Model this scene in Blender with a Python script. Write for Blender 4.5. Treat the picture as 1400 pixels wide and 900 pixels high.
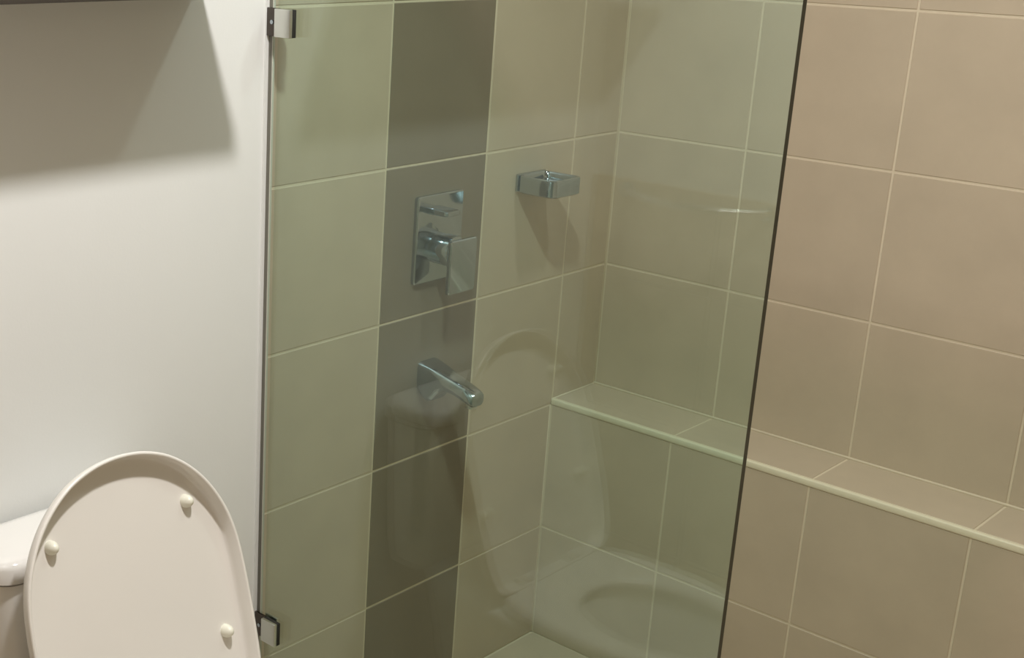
import bpy, bmesh, math
from mathutils import Vector, Matrix
S = bpy.context.scene
C = S.collection
for o in list(bpy.data.objects): bpy.data.objects.remove(o)

# ---------------------------------------------------------------- camera
cd = bpy.data.cameras.new('camera'); cam = bpy.data.objects.new('camera', cd); C.objects.link(cam)
cd.sensor_fit = 'HORIZONTAL'; cd.sensor_width = 36.0
cd.lens = 1856.64 / 1400 * 36
cd.shift_x = (700 - 370.04) / 1400
cd.shift_y = (436.43 - 450) / 1400
cd.clip_start = 0.02
yaw, pit, rol = math.radians(46.0545), math.radians(-16.667), math.radians(1.2963)
fw = Vector((-math.sin(yaw)*math.cos(pit), math.cos(yaw)*math.cos(pit), math.sin(pit)))
rt = Vector((math.cos(yaw), math.sin(yaw), 0)); up = rt.cross(fw)
r2 = math.cos(rol)*rt + math.sin(rol)*up; u2 = -math.sin(rol)*rt + math.cos(rol)*up
FZ = 1.4745                                  # row-0 joint height above the floor
m = Matrix((r2, u2, -fw)).transposed().to_4x4(); m.translation = Vector((1.6333, -2.6275, 0.1471 + FZ))
cam.matrix_world = m
S.camera = cam

# ---------------------------------------------------------------- world, exposure
w = bpy.data.worlds.new('world'); S.world = w; w.use_nodes = True
w.node_tree.nodes['Background'].inputs[0].default_value = (1, .95, .88, 1)
w.node_tree.nodes['Background'].inputs[1].default_value = 0.0
S.view_settings.view_transform = 'Standard'; S.view_settings.look = 'None'
S.view_settings.gamma = 1; S.view_settings.use_curve_mapping = False
S.view_settings.exposure = 0.0
LAMPS = [((0.82, -1.555), 24.2), ((0.85, -0.60), 4.4)]      # ceiling downlight, then added stand-in for its glass reflection; (x, y), watts
LAMP_COL = (1.0, 0.978, 0.96)
CEIL = 2.55

# ---------------------------------------------------------------- materials
def nodes(name):
    mt = bpy.data.materials.new(name); mt.use_nodes = True
    nt = mt.node_tree; return mt, nt, nt.nodes['Principled BSDF']
def plain(name, col, rough=.5, metal=0, coat=0, bump=0, bscale=60, var=0, vscale=6, spec=.5):
    mt, nt, b = nodes(name)
    b.inputs['Base Color'].default_value = (*col, 1); b.inputs['Roughness'].default_value = rough
    b.inputs['Metallic'].default_value = metal; b.inputs['Coat Weight'].default_value = coat
    b.inputs['Specular IOR Level'].default_value = spec
    tc = nt.nodes.new('ShaderNodeTexCoord')
    if var:
        n = nt.nodes.new('ShaderNodeTexNoise'); n.inputs['Scale'].default_value = vscale; n.inputs['Detail'].default_value = 5
        nt.links.new(tc.outputs['Object'], n.inputs['Vector'])
        mr = nt.nodes.new('ShaderNodeMapRange'); mr.inputs[1].default_value = .3; mr.inputs[2].default_value = .7
        mr.inputs[3].default_value = 1 - var; mr.inputs[4].default_value = 1 + var
        nt.links.new(n.outputs['Fac'], mr.inputs[0])
        mx = nt.nodes.new('ShaderNodeVectorMath'); mx.operation = 'SCALE'; mx.inputs[0].default_value = col
        nt.links.new(mr.outputs[0], mx.inputs['Scale']); nt.links.new(mx.outputs[0], b.inputs['Base Color'])
    if bump:
        n = nt.nodes.new('ShaderNodeTexNoise'); n.inputs['Scale'].default_value = bscale; n.inputs['Detail'].default_value = 3
        nt.links.new(tc.outputs['Object'], n.inputs['Vector'])
        bp = nt.nodes.new('ShaderNodeBump'); bp.inputs['Strength'].default_value = bump; bp.inputs['Distance'].default_value = .002
        nt.links.new(n.outputs['Fac'], bp.inputs['Height']); nt.links.new(bp.outputs[0], b.inputs['Normal'])
    return mt
def tile_mat(name, col, rough):
    mt, nt, b = nodes(name)
    b.inputs['Roughness'].default_value = rough; b.inputs['Specular IOR Level'].default_value = .4
    g = nt.nodes.new('ShaderNodeNewGeometry'); oi = nt.nodes.new('ShaderNodeObjectInfo')
    n = nt.nodes.new('ShaderNodeTexNoise'); n.inputs['Scale'].default_value = 7; n.inputs['Detail'].default_value = 6; n.inputs['Roughness'].default_value = .6
    nt.links.new(g.outputs['Position'], n.inputs['Vector'])
    mr = nt.nodes.new('ShaderNodeMapRange'); mr.inputs[1].default_value = .3; mr.inputs[2].default_value = .7; mr.inputs[3].default_value = .95; mr.inputs[4].default_value = 1.05
    nt.links.new(n.outputs['Fac'], mr.inputs[0])
    mo = nt.nodes.new('ShaderNodeMapRange'); mo.inputs[3].default_value = .975; mo.inputs[4].default_value = 1.025
    nt.links.new(oi.outputs['Random'], mo.inputs[0])
    mu = nt.nodes.new('ShaderNodeMath'); mu.operation = 'MULTIPLY'
    nt.links.new(mr.outputs[0], mu.inputs[0]); nt.links.new(mo.outputs[0], mu.inputs[1])
    mx = nt.nodes.new('ShaderNodeVectorMath'); mx.operation = 'SCALE'; mx.inputs[0].default_value = col
    nt.links.new(mu.outputs[0], mx.inputs['Scale']); nt.links.new(mx.outputs[0], b.inputs['Base Color'])
    n2 = nt.nodes.new('ShaderNodeTexNoise'); n2.inputs['Scale'].default_value = 18; nt.links.new(g.outputs['Position'], n2.inputs['Vector'])
    bp = nt.nodes.new('ShaderNodeBump'); bp.inputs['Strength'].default_value = .05; bp.inputs['Distance'].default_value = .003
    nt.links.new(n2.outputs['Fac'], bp.inputs['Height']); nt.links.new(bp.outputs[0], b.inputs['Normal'])
    return mt
M = {}
M['tile'] = tile_mat('beige_tile', (.565, .468, .345), .38)
M['darktile'] = tile_mat('dark_tile', (.238, .190, .137), .38)
M['grout'] = plain('grout', (.73, .63, .47), .8, bump=.2, bscale=300)
M['white'] = plain('white_paint', (.80, .80, .775), .55, bump=.06, bscale=220, var=.015, vscale=3)
M['passage'] = plain('passage_paint', (.42, .40, .37), .6, bump=.05, bscale=200)
M['ceiling'] = plain('ceiling_paint', (.66, .65, .63), .7, bump=.05, bscale=200)
M['ceramic'] = plain('white_ceramic', (.80, .775, .74), .12, coat=.5, var=.01)
M['plastic'] = plain('white_seat_plastic', (.80, .765, .71), .28, var=.01)
M['bumper'] = plain('cream_rubber', (.84, .82, .70), .35, var=.01)
M['chrome'] = plain('chrome', (.46, .51, .56), .10, metal=1, bump=.02, bscale=30)
M['satin'] = plain('satin_metal', (.68, .68, .64), .34, metal=1, bump=.03, bscale=300)
M['trim'] = plain('cream_edge_trim', (.82, .75, .56), .35, var=.02)
M['seal'] = plain('dark_seal', (.16, .15, .12), .5, bump=.05)
M['clearseal'] = plain('pale_vinyl_seal', (.52, .52, .44), .3, bump=.03)
M['edge'] = plain('green_glass_edge', (.018, .03, .014), .25, bump=.02)
M['gap'] = plain('dark_gap', (.016, .015, .011), .8, bump=.02)
M['gun'] = plain('dark_chrome', (.10, .085, .075), .25, metal=1, bump=.02)
M['rail'] = plain('polished_rail', (.9, .9, .88), .22, metal=1, bump=.01)
M['cab'] = plain('dark_cabinet', (.05, .042, .034), .5, bump=.08, bscale=90, var=.15)
M['door'] = plain('grey_door_paint', (.4, .39, .37), .4, bump=.04)
def glass():
    mt, nt, b = nodes('clear_green_glass'); nt.nodes.remove(b)
    out = nt.nodes['Material Output']
    g = nt.nodes.new('ShaderNodeNewGeometry')
    mr = nt.nodes.new('ShaderNodeMapRange'); mr.inputs[3].default_value = 1.52; mr.inputs[4].default_value = 1/1.52
    nt.links.new(g.outputs['Backfacing'], mr.inputs[0])
    f = nt.nodes.new('ShaderNodeFresnel'); nt.links.new(mr.outputs[0], f.inputs['IOR'])
    t = nt.nodes.new('ShaderNodeBsdfTransparent'); t.inputs[0].default_value = (.875, .956, .932, 1)
    gl = nt.nodes.new('ShaderNodeBsdfGlossy'); gl.inputs['Roughness'].default_value = 0.0; gl.inputs[0].default_value = (.95, 1, .95, 1)
    mx = nt.nodes.new('ShaderNodeMixShader')
    nt.links.new(f.outputs[0], mx.inputs[0]); nt.links.new(t.outputs[0], mx.inputs[1]); nt.links.new(gl.outputs[0], mx.inputs[2])
    nt.links.new(mx.outputs[0], out.inputs[0])
    return mt
M['glass'] = glass()
def emit(name, col, s):
    mt, nt, b = nodes(name); b.inputs['Emission Color'].default_value = (*col, 1); b.inputs['Emission Strength'].default_value = s
    return mt
M['lamp'] = emit('lamp_diffuser', LAMP_COL, 18)

# ---------------------------------------------------------------- helpers
def mesh(name, bm, mats, smooth=False, angle=40):
    bmesh.ops.recalc_face_normals(bm, faces=bm.faces)
    if smooth:
        for f in bm.faces: f.smooth = True
        for e in bm.edges:
            if len(e.link_faces) == 2 and e.calc_face_angle(0) > math.radians(angle): e.smooth = False
    me = bpy.data.meshes.new(name); bm.to_mesh(me); bm.free()
    for mt in (mats if isinstance(mats, (list, tuple)) else [mats]): me.materials.append(M[mt])
    return me
def obj(name, me, parent=None, loc=None):
    o = bpy.data.objects.new(name, me); C.objects.link(o)
    if parent: o.parent = parent
    if loc: o.location = loc
    return o
def empty(name, loc):
    o = bpy.data.objects.new(name, None); C.objects.link(o); o.location = loc; o.empty_display_size = .05; return o
def tag(o, label, cat=None, group=None, kind=None):
    o['label'] = label
    if cat: o['category'] = cat
    if group: o['group'] = group
    if kind: o['kind'] = kind
    return o
def box(bm, a, b, bev=0, seg=2):
    r = bmesh.ops.create_cube(bm, size=1)
    c = [(a[i]+b[i])/2 for i in range(3)]; s = [abs(b[i]-a[i]) for i in range(3)]
    for v in r['verts']: v.co = Vector((c[0]+v.co.x*s[0], c[1]+v.co.y*s[1], c[2]+v.co.z*s[2]))
    if bev:
        es = list({e for v in r['verts'] for e in v.link_edges})
        bmesh.ops.bevel(bm, geom=es, offset=bev, segments=seg, affect='EDGES', profile=.5)
    return bm
def boxme(name, a, b, mat, bev=0, seg=2):
    return mesh(name, box(bmesh.new(), a, b, bev, seg), mat, smooth=bev > 0, angle=60)
def loft(bm, loops, cap0=True, cap1=True):
    vs = [[bm.verts.new(p) for p in L] for L in loops]
    n = len(vs[0])
    for A, B in zip(vs, vs[1:]):
        for i in range(n):
            bm.faces.new((A[i], A[(i+1) % n], B[(i+1) % n], B[i]))
    if cap0: bm.faces.new(vs[0][::-1])
    if cap1: bm.faces.new(vs[-1])
    return bm
def cyl(bm, p, axis, r, h, n=28, r2_=None, bev=0):
    ax = {'x': 0, 'y': 1, 'z': 2}[axis]; i, j = [(1, 2), (2, 0), (0, 1)][ax]
    rr = r2_ or r
    prof = [(0, r), (h, rr)] if not bev else [(0, r), (h-bev, rr), (h-bev*.3, rr-bev*.3), (h, rr-bev)]
    L = []
    for d, q in prof:
        ring = []
        for k in range(n):
            t = 2*math.pi*k/n; v = [0, 0, 0]; v[ax] = p[ax]+d; v[i] = p[i]+q*math.cos(t); v[j] = p[j]+q*math.sin(t); ring.append(v)
        L.append(ring)
    return loft(bm, L)
def srect(cx, cy, hx, hy, n=4.0, seg=48):
    out = []
    for k in range(seg):
        t = 2*math.pi*k/seg; c, s = math.cos(t), math.sin(t)
        out.append((cx+hx*math.copysign(abs(c)**(2/n), c), cy+hy*math.copysign(abs(s)**(2/n), s)))
    return out
def rrect(cx, cy, hx, hy, r, seg=6):
    out = []
    for qx, qy, a0 in ((1, 1, 0), (-1, 1, 90), (-1, -1, 180), (1, -1, 270)):
        for k in range(seg+1):
            a = math.radians(a0+90*k/seg); out.append((cx+qx*(hx-r)+r*math.cos(a), cy+qy*(hy-r)+r*math.sin(a)))
    return out

# ---------------------------------------------------------------- room shell
G = .0040            # joint width
TH = .008            # tile thickness
RX, RY, RYB, DX = 2.1, -3.3, -2.06, .62
YE = -1.073          # end of the tiled part of the left wall
def struct(name, a, b, mat, label):
    o = obj(name, boxme(name, a, b, mat)); o['kind'] = 'structure'; o['label'] = label; return o
wl = struct('wall_left', (-.12, RYB-.1, 0), (0, YE, CEIL), 'white', 'smooth white painted wall behind the toilet')
ws = struct('wall_shower_left', (-.12, YE, 0), (-.0012, .12, CEIL), 'grout', 'tiled shower wall with a dark brown tile column')
wb = struct('wall_back', (0, .0012, 0), (RX, .12, CEIL), 'grout', 'beige tiled back wall of the shower')
wr = struct('wall_right', (RX+.0012, RY-.1, 0), (RX+.12, .12, CEIL), 'grout', 'beige tiled wall on the right')
wq = struct('wall_rear', (0, RYB-.1, 0), (DX, RYB-.0092, CEIL), 'white', 'white painted rear wall with beige tiled lower half')
wp = struct('wall_passage', (DX-.12, RY-.1, 0), (DX, RYB-.1, CEIL), 'passage', 'greige painted passage wall')
we = struct('wall_entrance', (DX, RY-.12, 0), (RX, RY, CEIL), 'passage', 'greige painted entrance wall')
fl = struct('floor', (-.12, RY-.12, -.1), (RX+.12, .12, -.0012), 'grout', 'beige tiled bathroom floor')
ce = struct('ceiling', (-.12, RY-.12, CEIL), (RX+.12, .12, CEIL+.1), 'ceiling', 'white painted ceiling')

_tm = {}
def tile_mesh(du, dv, axis, mat):
    """tile slab, outer face at 0, extents du x dv centred; axis = outward normal axis"""
    key = (round(du, 4), round(dv, 4), axis, mat)
    if key in _tm: return _tm[key]
    e = .0012
    bm = bmesh.new()
    def P(u, v, n):
        return {'x': (n, u, v), 'y': (u, -n, v), 'z': (u, v, n)}[axis]
    hu, hv = du/2, dv/2
    L = [[P(s*(hu-q), t*(hv-q), n) for s, t in ((-1, -1), (1, -1), (1, 1), (-1, 1))] for q, n in ((0, -TH), (0, -e), (e, 0))]
    loft(bm, L)
    _tm[key] = mesh('tile', bm, mat)
    return _tm[key]
def tile(u0, u1, v0, v1, axis, n, mat, parent):
    a, b, c, d = u0+G/2, u1-G/2, v0+G/2, v1-G/2
    if b-a < .006 or d-c < .006: return
    me = tile_mesh(b-a, d-c, axis, mat); u, v = (a+b)/2, (c+d)/2
    obj('tile', me, parent, {'x': (n, u, v), 'y': (u, n, v), 'z': (u, v, n)}[axis])

rows = [0] + [FZ - .3*k for k in (4, 3, 2, 1, 0, -1, -2, -3)] + [CEIL]
cols = [(-1.0735, -.7671, 'tile'), (-.7671, -.4686, 'darktile'), (-.4686, -.1666, 'tile'), (-.1666, .0, 'tile')]
for y0, y1, mt in cols:
    for z0, z1 in zip(rows, rows[1:]): tile(y0, y1, z0, z1, 'x', 0, mt, ws)
PX = .3015
LZ, LD = FZ - .8876, .1706           # ledge top height and depth
xs = [.0015 + PX*k for k in range(7)] + [RX]
lrows = [LZ+.001] + [z for z in rows if z > LZ+.02]
for x0, x1 in zip(xs, xs[1:]):
    for z0, z1 in zip(lrows, lrows[1:]): tile(x0, x1, z0, z1, 'y', 0, 'tile', wb)
# ledge
lg = struct('ledge', (0, -LD+.0012, 0), (RX, .0, LZ-.0012), 'grout', 'low tiled ledge running along the shower back wall')
for x0, x1 in zip(xs, xs[1:]):
    tile(x0, x1, .0, rows[1], 'y', -LD, 'tile', lg)
    tile(x0, x1, rows[1], LZ-.0135+G/2, 'y', -LD, 'tile', lg)
    tile(x0, x1, -LD+.010, .0, 'z', LZ, 'tile', lg)
t = obj('edge_trim', boxme('edge_trim', (0, -LD-.0015, LZ-.0135), (RX, -LD+.0115, LZ+.0010), 'trim', .0025, 2), lg)
t['label'] = 'cream edge trim'
# right wall tiles
for y1, y0 in zip([-.001-PX*k for k in range(12)], [-.001-PX*k for k in range(1, 11)] + [RY]):
    for z0, z1 in zip(rows, rows[1:]):
        if y1 <= RY: continue
        o_ = obj('tile', tile_mesh(y1-y0-G, z1-z0-G, 'x', 'tile'), wr, (RX, (y0+y1)/2, (z0+z1)/2)); o_.rotation_euler.z = math.pi
# sealant beads in the corners
def bead(a, b, parent): obj('sealant_bead', boxme('sealant_bead', a, b, 'grout', .0012, 1), parent)
bead((-.001, -.0042, LZ), (.0008, .001, CEIL), ws)
bead((0, -.0046, LZ-.001), (RX, .0008, LZ+.0040), lg)
bead((-.001, -LD, LZ-.001), (.0036, 0, LZ+.0012), lg)
bead((-.001, -LD-.0040, 0), (.0008, -LD+.001, LZ-.013), lg)
# floor tiles
fy = [-LD - .3015*k for k in range(11)] + [RY]
for y1, y0 in zip(fy, fy[1:]):
    for x0, x1 in zip(xs, xs[1:]):
        if y1 <= RYB and x1 <= DX: continue
        tile(max(x0, DX) if (y1 <= RYB and x0 < DX) else x0, x1, y0, y1, 'z', 0, 'tile', fl)
# rear wall wainscot tiles (seen mirrored in the glass)
def rear_tile(x0, x1, z0, z1):
    me = tile_mesh(x1-x0-G, z1-z0-G, 'y', 'tile')
    o = obj('tile', me, wq, ((x0+x1)/2, RYB, (z0+z1)/2)); o.rotation_euler.z = math.pi
for x0, x1 in zip([.0015, .303], [.303, DX-.0]):
    for z0, z1 in ((0, .2745), (.2745, .5745), (.5745, .8745), (.8745, 1.093)): rear_tile(x0, x1, z0, z1)
# tile edge bead between paint and tile
tb = struct('trim_1', (-.02, YE-.0085, 0), (.0035, YE+.0005, CEIL), 'white', 'white bead where the painted wall meets the shower tiles')
# passage door behind the camera
d1 = struct('door_1', (1.2, RY, 0), (1.98, RY+.035, 2.02), 'door', 'grey flush door at the end of the passage')
bm = bmesh.new(); cyl(bm, (1.28, RY+.035, 1.0), 'y', .022, .012); cyl(bm, (1.28, RY+.045, 1.0), 'y', .009, .04); box(bm, (1.27, RY+.075, .99), (1.39, RY+.09, 1.01), .004)
obj('door_handle', mesh('door_handle', bm, 'satin', True), d1)['label'] = 'satin lever door handle'

# ---------------------------------------------------------------- shower screen
YG, GT = -1.070, .010
GX0, GX1, GH = .012, .895, 2.0
sc = empty('shower_screen', ((GX0+GX1)/2, YG, 0))
tag(sc, 'frameless greenish glass shower screen fixed to the wall by metal clamps', 'shower screen')
inv = Matrix.Translation(-sc.location)
def part(name, bm, mats, parent, base=(0, 0, 0), smooth=True, angle=40, label=None):
    bmesh.ops.transform(bm, matrix=Matrix.Translation(-Vector(base)), verts=bm.verts)
    o = obj(name, mesh(name, bm, mats, smooth, angle), parent)
    if label: o['label'] = label
    return o
bm = bmesh.new(); box(bm, (GX0+.002, YG-GT/2, .006), (GX1, YG+GT/2, GH)); bm.normal_update()
for f in bm.faces:
    if abs(f.normal.y) < .5: f.material_index = 2 if f.normal.x < -.5 else 1
bmesh.ops.delete(bm, geom=[f for f in bm.faces if f.material_index == 2], context='FACES_ONLY')
gp = part('glass_pane', bm, ['glass', 'edge'], sc, sc.location, False, label='clear glass with a green tint')
bm = box(bmesh.new(), (.0005, YG-GT/2, .006), (GX0, YG-GT/2+.004, GH), .001)  # dark strip set into the gap between wall and glass
part('seal_strip', bm, 'seal', sc, sc.location, label='dark seal against the wall')
bm = box(bmesh.new(), (GX0, YG-GT/2-.0008, .006), (GX0+.002, YG-GT/2+.004, GH), .0004)
part('edge_strip', bm, 'clearseal', sc, sc.location, label='pale strip on the glass edge')
for zc in (1.4525, .3625):
    z0, z1 = zc-.0225, zc+.0225
    bm = box(bmesh.new(), (.030, YG-GT/2-.015, z0), (.066, YG-GT/2-.008, z1), .0015)
    h = part('clamp', bm, 'satin', sc, sc.location, label='square metal glass clamp')
    bm = box(bmesh.new(), (.030, YG-GT/2-.0082, z0+.0005), (.0662, YG-GT/2-.0001, z1-.0005), .0008)  # added near-black band, the clamp side's dark reflection put in as colour
    part('gasket', bm, 'gap', h, sc.location, label='dark rubber gasket')
    bm = box(bmesh.new(), (GX0+.003, YG+GT/2, z0+.004), (.046, YG+GT/2+.006, z1-.004), .002)
    part('back_plate', bm, 'satin', h, sc.location)
    bm = box(bmesh.new(), (.0005, YG-GT/2-.0055, z0), (.0305, YG-GT/2-.0002, z1), .0012)
    part('wall_bracket', bm, 'gun', h, sc.location)
    bm = cyl(bmesh.new(), (.0165, YG-GT/2-.0075, zc), 'y', .0035, .003, 16)
    part('screw', bm, 'chrome', h, sc.location)

# ---------------------------------------------------------------- shower mixer
MY = -.613
mx = tag(empty('shower_mixer', (0, MY, 1.025)), 'chrome shower mixer with rectangular plate and paddle lever on dark tiles', 'shower mixer')
B = mx.location
bm = bmesh.new(); L = []
for q, x in ((0, .0005), (0, .007), (.002, .009)):
    L.append([(x, a, b) for a, b in rrect(MY, 1.026, .069-q, .086-q, .006-q*.5)])
loft(bm, L); part('wall_plate', bm, 'chrome', mx, B)
bm = bmesh.new(); L = []
for x, hy, hz in ((.008, .030, .0075), (.05, .030, .0065), (.058, .029, .0055), (.060, .027, .004)):
    L.append([(x, a, b) for a, b in rrect(MY-.022, 1.084, hy-.010, hz-.001, .003)])
loft(bm, L); part('diverter_lever', bm, 'chrome', mx, B)
bm = cyl(bmesh.new(), (.008, MY-.002, 1.006), 'x', .031, .046, 36, bev=.003)
hd = part('handle_body', bm, 'chrome', mx, B)
bm = bmesh.new(); L = []
for x, q in ((.052, .002), (.054, 0), (.060, 0), (.062, .002)):
    L.append([(x, a, b) for a, b in rrect(MY+.012, .977, .040-q, .053-q, .005)])
loft(bm, L); part('paddle', bm, 'chrome', hd, B, label='flat square paddle')

# ---------------------------------------------------------------- bath spout
sp = tag(empty('bath_spout', (0, -.617, .735)), 'chrome wedge shaped spout below the mixer on dark tiles', 'spout')
B = sp.location
bm = bmesh.new(); L = []
for x, zl, zh, hw in ((.0005, .722, .776, .030), (.010, .706, .775, .030), (.022, .697, .7725, .028), (.033, .702, .770, .027), (.044, .718, .7665, .026), (.06, .728, .7615, .024), (.085, .724, .755, .022), (.108, .717, .7485, .021), (.126, .711, .742, .020), (.131, .713, .739, .018)):
    L.append([(x, a, b) for a, b in rrect(-.617, (zl+zh)/2, hw, (zh-zl)/2, min(.012, (zh-zl)*.42))])
loft(bm, L); part('spout_body', bm, 'chrome', sp, B, angle=55)
bm = cyl(bmesh.new(), (.116, -.617, .706), 'z', .011, .012, 20); part('outlet', bm, 'satin', sp, B)

# ---------------------------------------------------------------- soap dish
sd = tag(empty('soap_dish', (0, -.3185, 1.10)), 'rectangular chrome soap dish on the beige shower wall', 'soap dish')
B = sd.location
bm = bmesh.new(); L = []
cx, cy, hx, hy = .050, -.3185, .0475, .0505
for q, z in ((.004, 1.083), (0, 1.086), (0, 1.1175), (.0012, 1.119), (.005, 1.119), (.007, 1.117), (.009, 1.106)):
    L.append([(a, b, z) for a, b in rrect(cx, cy, hx-q, hy-q, .018-q*.6)])
loft(bm, L); part('tray', bm, 'chrome', sd, B)
bm = box(bmesh.new(), (.0005, -.367, 1.085), (.006, -.270, 1.121), .0015); part('wall_plate', bm, 'chrome', sd, B)

# ---------------------------------------------------------------- toilet
TY = -1.54
to = tag(empty('toilet', (.35, TY, 0)), 'white close coupled toilet with its lid raised beside the shower screen', 'toilet')
B = to.location
KL = .3; sl = math.sqrt(1+KL*KL)
top = Vector((.2, 0, .88)); dn = Vector((KL, 0, -1))/sl; nm = Vector((1, 0, KL))/sl
tab = [(0, 0), (.0012, .022), (.005, .046), (.016, .080), (.032, .107), (.052, .131), (.075, .151), (.1, .1665), (.13, .180), (.165, .1885), (.205, .192), (.25, .193), (.31, .1925), (.37, .190), (.42, .184), (.45, .174), (.462, .160), (.468, .140), (.47, .1)]
out2 = [(-u, d) for d, u in tab[::-1]] + [(u, d) for d, u in tab[1:]]        # (u, d)
def offs(pts, q):
    n = len(pts); r = []
    for i in range(n):
        a, b = pts[i-1], pts[(i+1) % n]; tx, ty = b[0]-a[0], b[1]-a[1]; l = math.hypot(tx, ty) or 1
        r.append((pts[i][0]-ty/l*q, pts[i][1]+tx/l*q))
    return r
def resample(pts, step):
    r = []; n = len(pts)
    seg = [(pts[i], pts[(i+1) % n]) for i in range(n)]
    tot = sum(math.dist(a, b) for a, b in seg); N = int(tot/step); acc = 0; k = 0
    for a, b in seg:
        l = math.dist(a, b)
        while k*tot/N < acc+l-1e-9:
            f = (k*tot/N-acc)/l; r.append((a[0]+(b[0]-a[0])*f, a[1]+(b[1]-a[1])*f)); k += 1
        acc += l
    return r
def chaikin(pts, it=2):
    for _ in range(it):
        r = []
        for i in range(len(pts)):
            a, b = pts[i], pts[(i+1) % len(pts)]
            r += [(a[0]*.75+b[0]*.25, a[1]*.75+b[1]*.25), (a[0]*.25+b[0]*.75, a[1]*.25+b[1]*.75)]
        pts = r
    return pts
o2 = resample(chaikin(out2), .011)
def lid_pt(u, d, n):
    p = top + dn*d + nm*(n-.028); return (p.x, TY+u, p.z)
prof = [(.060, -.010), (.032, -.009), (.018, -.006), (.009, .000), (.0035, .009), (.001, .017), (0, .0255), (.0008, .0272), (.0022, .028), (.0042, .0278), (.0055, .0265), (.0075, .010), (.0092, .004), (.012, .0018), (.020, .001)]
bm = bmesh.new(); L = []
for q, n in prof:
    L.append([lid_pt(u, d, n) for u, d in (offs(o2, q) if q else o2)])
loft(bm, L); lid = part('toilet_lid', bm, 'plastic', to, B, angle=70, label='raised white lid seen from its inner side')
def bumper(u, z):
    bm = bmesh.new(); d = (.88-z)*sl
    bmesh.ops.create_uvsphere(bm, u_segments=18, v_segments=10, radius=1)
    c = Vector(lid_pt(u, d, .002))
    rot = Matrix((nm, Vector((0, 1, 0)), nm.cross(Vector((0, 1, 0))))).transposed()
    for v in bm.verts:
        v.co = c + rot @ Vector((max(v.co.x, -.2)*.017, v.co.y*.0095, v.co.z*.0105))
    part('bumper', bm, 'bumper', lid, B, label='small cream rubber bumper')
for u, z in ((-.121, .784), (.121, .783), (.151, .580), (-.151, .580)): bumper(u, z)
# seat ring
seat = [(0, -.1), (0, .1)]
def seat_loop(q, z):
    xb, xf, hw = .292+q, .735-q, .187-q
    r = []
    N = 64
    for k in range(N):
        t = 2*math.pi*k/N; c, s = math.cos(t), math.sin(t)
        if c >= 0: x = .50+(xf-.50)*c; y = hw*math.copysign(abs(s)**.95, s)
        else: x = .50+(.50-xb)*-abs(c)**.5; y = hw*math.copysign(abs(s)**.55, s)
        r.append((x, TY+y, z))
    return r
def hole_loop(q, z):
    return [(.560+(.150+q)*math.cos(2*math.pi*k/64), TY+(.118+q)*math.sin(2*math.pi*k/64), z) for k in range(64)]
bm = bmesh.new()
loft(bm, [seat_loop(.010, .412), seat_loop(.002, .414), seat_loop(0, .420), seat_loop(.003, .429), seat_loop(.012, .4325), hole_loop(.016, .4315), hole_loop(.004, .428), hole_loop(0, .421), hole_loop(.003, .413), seat_loop(.010, .412)], False, False)
bmesh.ops.remove_doubles(bm, verts=bm.verts, dist=1e-5)
part('seat', bm, 'plastic', to, B, angle=60)
for s in (-1, 1):
    bm = cyl(bmesh.new(), (.316, TY+s*.075-.017, .432), 'y', .012, .034, 20); part('hinge', bm, 'plastic', to, B)
# bowl
def bl(z, xb, xf, hw, n=2.6, e=None):
    cx = (xb+xf)/2; return [(x, y, z) for x, y in srect(cx, TY, (xf-xb)/2, hw, n, 64)]
bm = bmesh.new()
loft(bm, [bl(.0, .10, .585, .115, 3.2), bl(.05, .105, .580, .110, 3.2), bl(.16, .10, .60, .115, 3), bl(.26, .09, .645, .145, 2.8), bl(.34, .08, .700, .172, 2.8), bl(.395, .075, .722, .184, 2.8), bl(.406, .078, .720, .182, 2.8), bl(.410, .085, .714, .176, 2.8)]
     + [[(.555+.160*math.cos(2*math.pi*k/64), TY+.128*math.sin(2*math.pi*k/64), .409) for k in range(64)],
        [(.555+.150*math.cos(2*math.pi*k/64), TY+.120*math.sin(2*math.pi*k/64), .395) for k in range(64)],
        [(.545+.138*math.cos(2*math.pi*k/64), TY+.110*math.sin(2*math.pi*k/64), .27) for k in range(64)],
        [(.525+.070*math.cos(2*math.pi*k/64), TY+.060*math.sin(2*math.pi*k/64), .14) for k in range(64)]])
part('bowl', bm, 'ceramic', to, B, angle=50)
# cistern
CX0, CX1, CHW = .012, .150, .172
def cl(z, q=0, r=.045):
    return [(x, y, z) for x, y in rrect((CX0+CX1)/2, TY, (CX1-CX0)/2-q, CHW-q, r-q*.5, 8)]
bm = bmesh.new(); loft(bm, [cl(.405, .020), cl(.45, .014), cl(.60, .008), cl(.699, .006)]); part('cistern', bm, 'ceramic', to, B)
bm = bmesh.new(); loft(bm, [cl(.6985, .010), cl(.703, .010)]); part('cistern_joint', bm, 'gap', to, B)
bm = bmesh.new(); loft(bm, [cl(.703, .003), cl(.705, .0), cl(.726, .0), cl(.733, .003), cl(.737, .010), cl(.738, .02)]); cld = part('cistern_lid', bm, 'ceramic', to, B, angle=60)
bm = cyl(bmesh.new(), (.08, TY, .7375), 'z', .022, .005, 28, bev=.002); part('flush_button', bm, 'chrome', cld, B)

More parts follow.
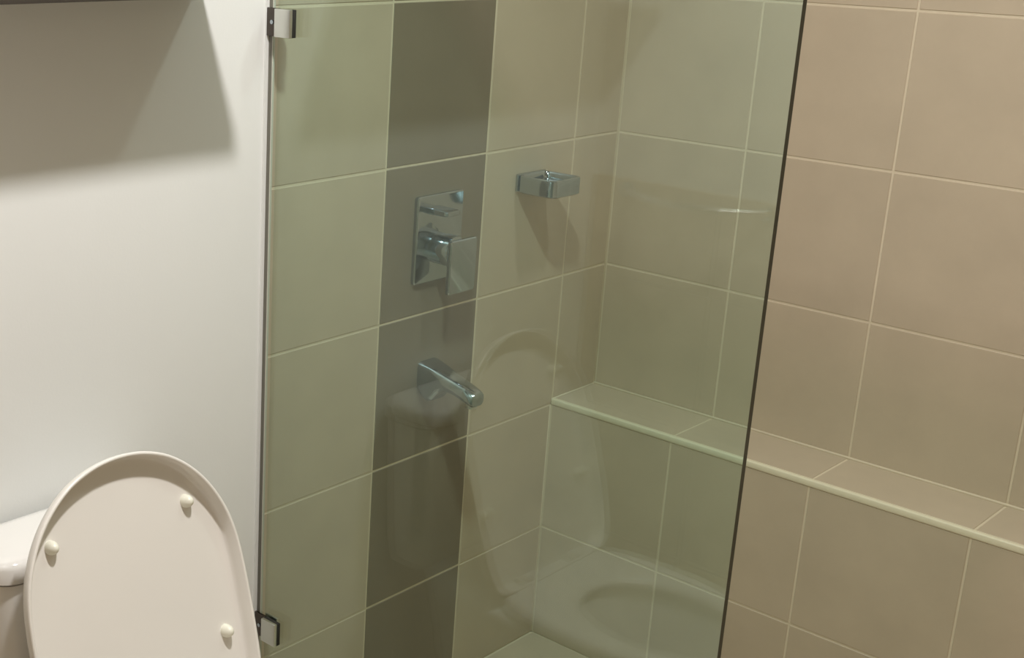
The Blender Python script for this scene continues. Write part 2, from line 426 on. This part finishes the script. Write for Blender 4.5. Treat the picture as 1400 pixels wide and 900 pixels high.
# ---------------------------------------------------------------- wall shelf over the toilet
CD, CZ, CY0, CY1 = .17, 1.506, -2.03, -1.228
cb = tag(empty('wall_shelf', (CD/2, (CY0+CY1)/2, CZ)), 'dark floating wall shelf above the toilet, its underside at the top left', 'shelf')
B = cb.location
bm = box(bmesh.new(), (.0005, CY0, CZ), (CD, CY1, CZ+.030), .001); part('board', bm, 'cab', cb, B)
bm = box(bmesh.new(), (.0005, CY0, CZ+.030), (.012, CY1, CZ+.055), .001); part('back_lip', bm, 'cab', cb, B)

# ---------------------------------------------------------------- curved towel rail on the rear wall (bow made up for its mirrored glint)
rl = tag(empty('towel_rail', (.25, RYB, 1.07)), 'short bowed chrome towel rail on the rear wall, a bright dash mirrored in the glass', 'towel rail')
B = rl.location
RR, rr, n = .209, .008, 14
bm = bmesh.new(); L = []
for k in range(33):
    th = math.radians(-50 + 100*k/32); ctr = Vector((.25 + RR*math.sin(th), RYB + .002 + RR*(math.cos(th)-math.cos(math.radians(50))), 1.07))
    nr = Vector((math.sin(th), math.cos(th), 0))
    L.append([ctr + nr*rr*math.cos(2*math.pi*q/n) + Vector((0, 0, rr*math.sin(2*math.pi*q/n))) for q in range(n)])
loft(bm, L); part('bar', bm, 'rail', rl, B)
for sg in (-1, 1):
    bm = cyl(bmesh.new(), (.25 + sg*RR*math.sin(math.radians(50)), RYB+.0002, 1.07), 'y', .016, .007, 20, bev=.002); part('wall_rose', bm, 'chrome', rl, B)

# ---------------------------------------------------------------- downlight over the toilet, added stand-in lamp over the shower
for (x, y), pw in LAMPS:
    e = empty('downlight', (x, y, CEIL))
    tag(e, 'round recessed ceiling downlight above the ' + ('toilet' if y < -1 else 'shower'), 'downlight')  # the shower lamp is added, standing in for light reflected off the glass
    bm = bmesh.new(); n = 40; L = []
    for r, z in ((.075, -.0003), (.075, -.006), (.070, -.009), (.062, -.008), (.060, -.0003)):
        L.append([(r*math.cos(2*math.pi*k/n), r*math.sin(2*math.pi*k/n), z) for k in range(n)])
    loft(bm, L, False, False); obj('bezel', mesh('bezel', bm, 'ceiling', True), e)
    bm = cyl(bmesh.new(), (0, 0, -.004), 'z', .0595, .003, 40); obj('diffuser', mesh('diffuser', bm, 'lamp'), e)
    ld = bpy.data.lights.new('downlight_lamp', 'AREA'); ld.shape = 'DISK'; ld.size = .118; ld.energy = pw; ld.color = LAMP_COL; ld.spread = math.radians(155)
    lo = bpy.data.objects.new('downlight_lamp', ld); C.objects.link(lo); lo.parent = e; lo.location = (0, 0, -.011)
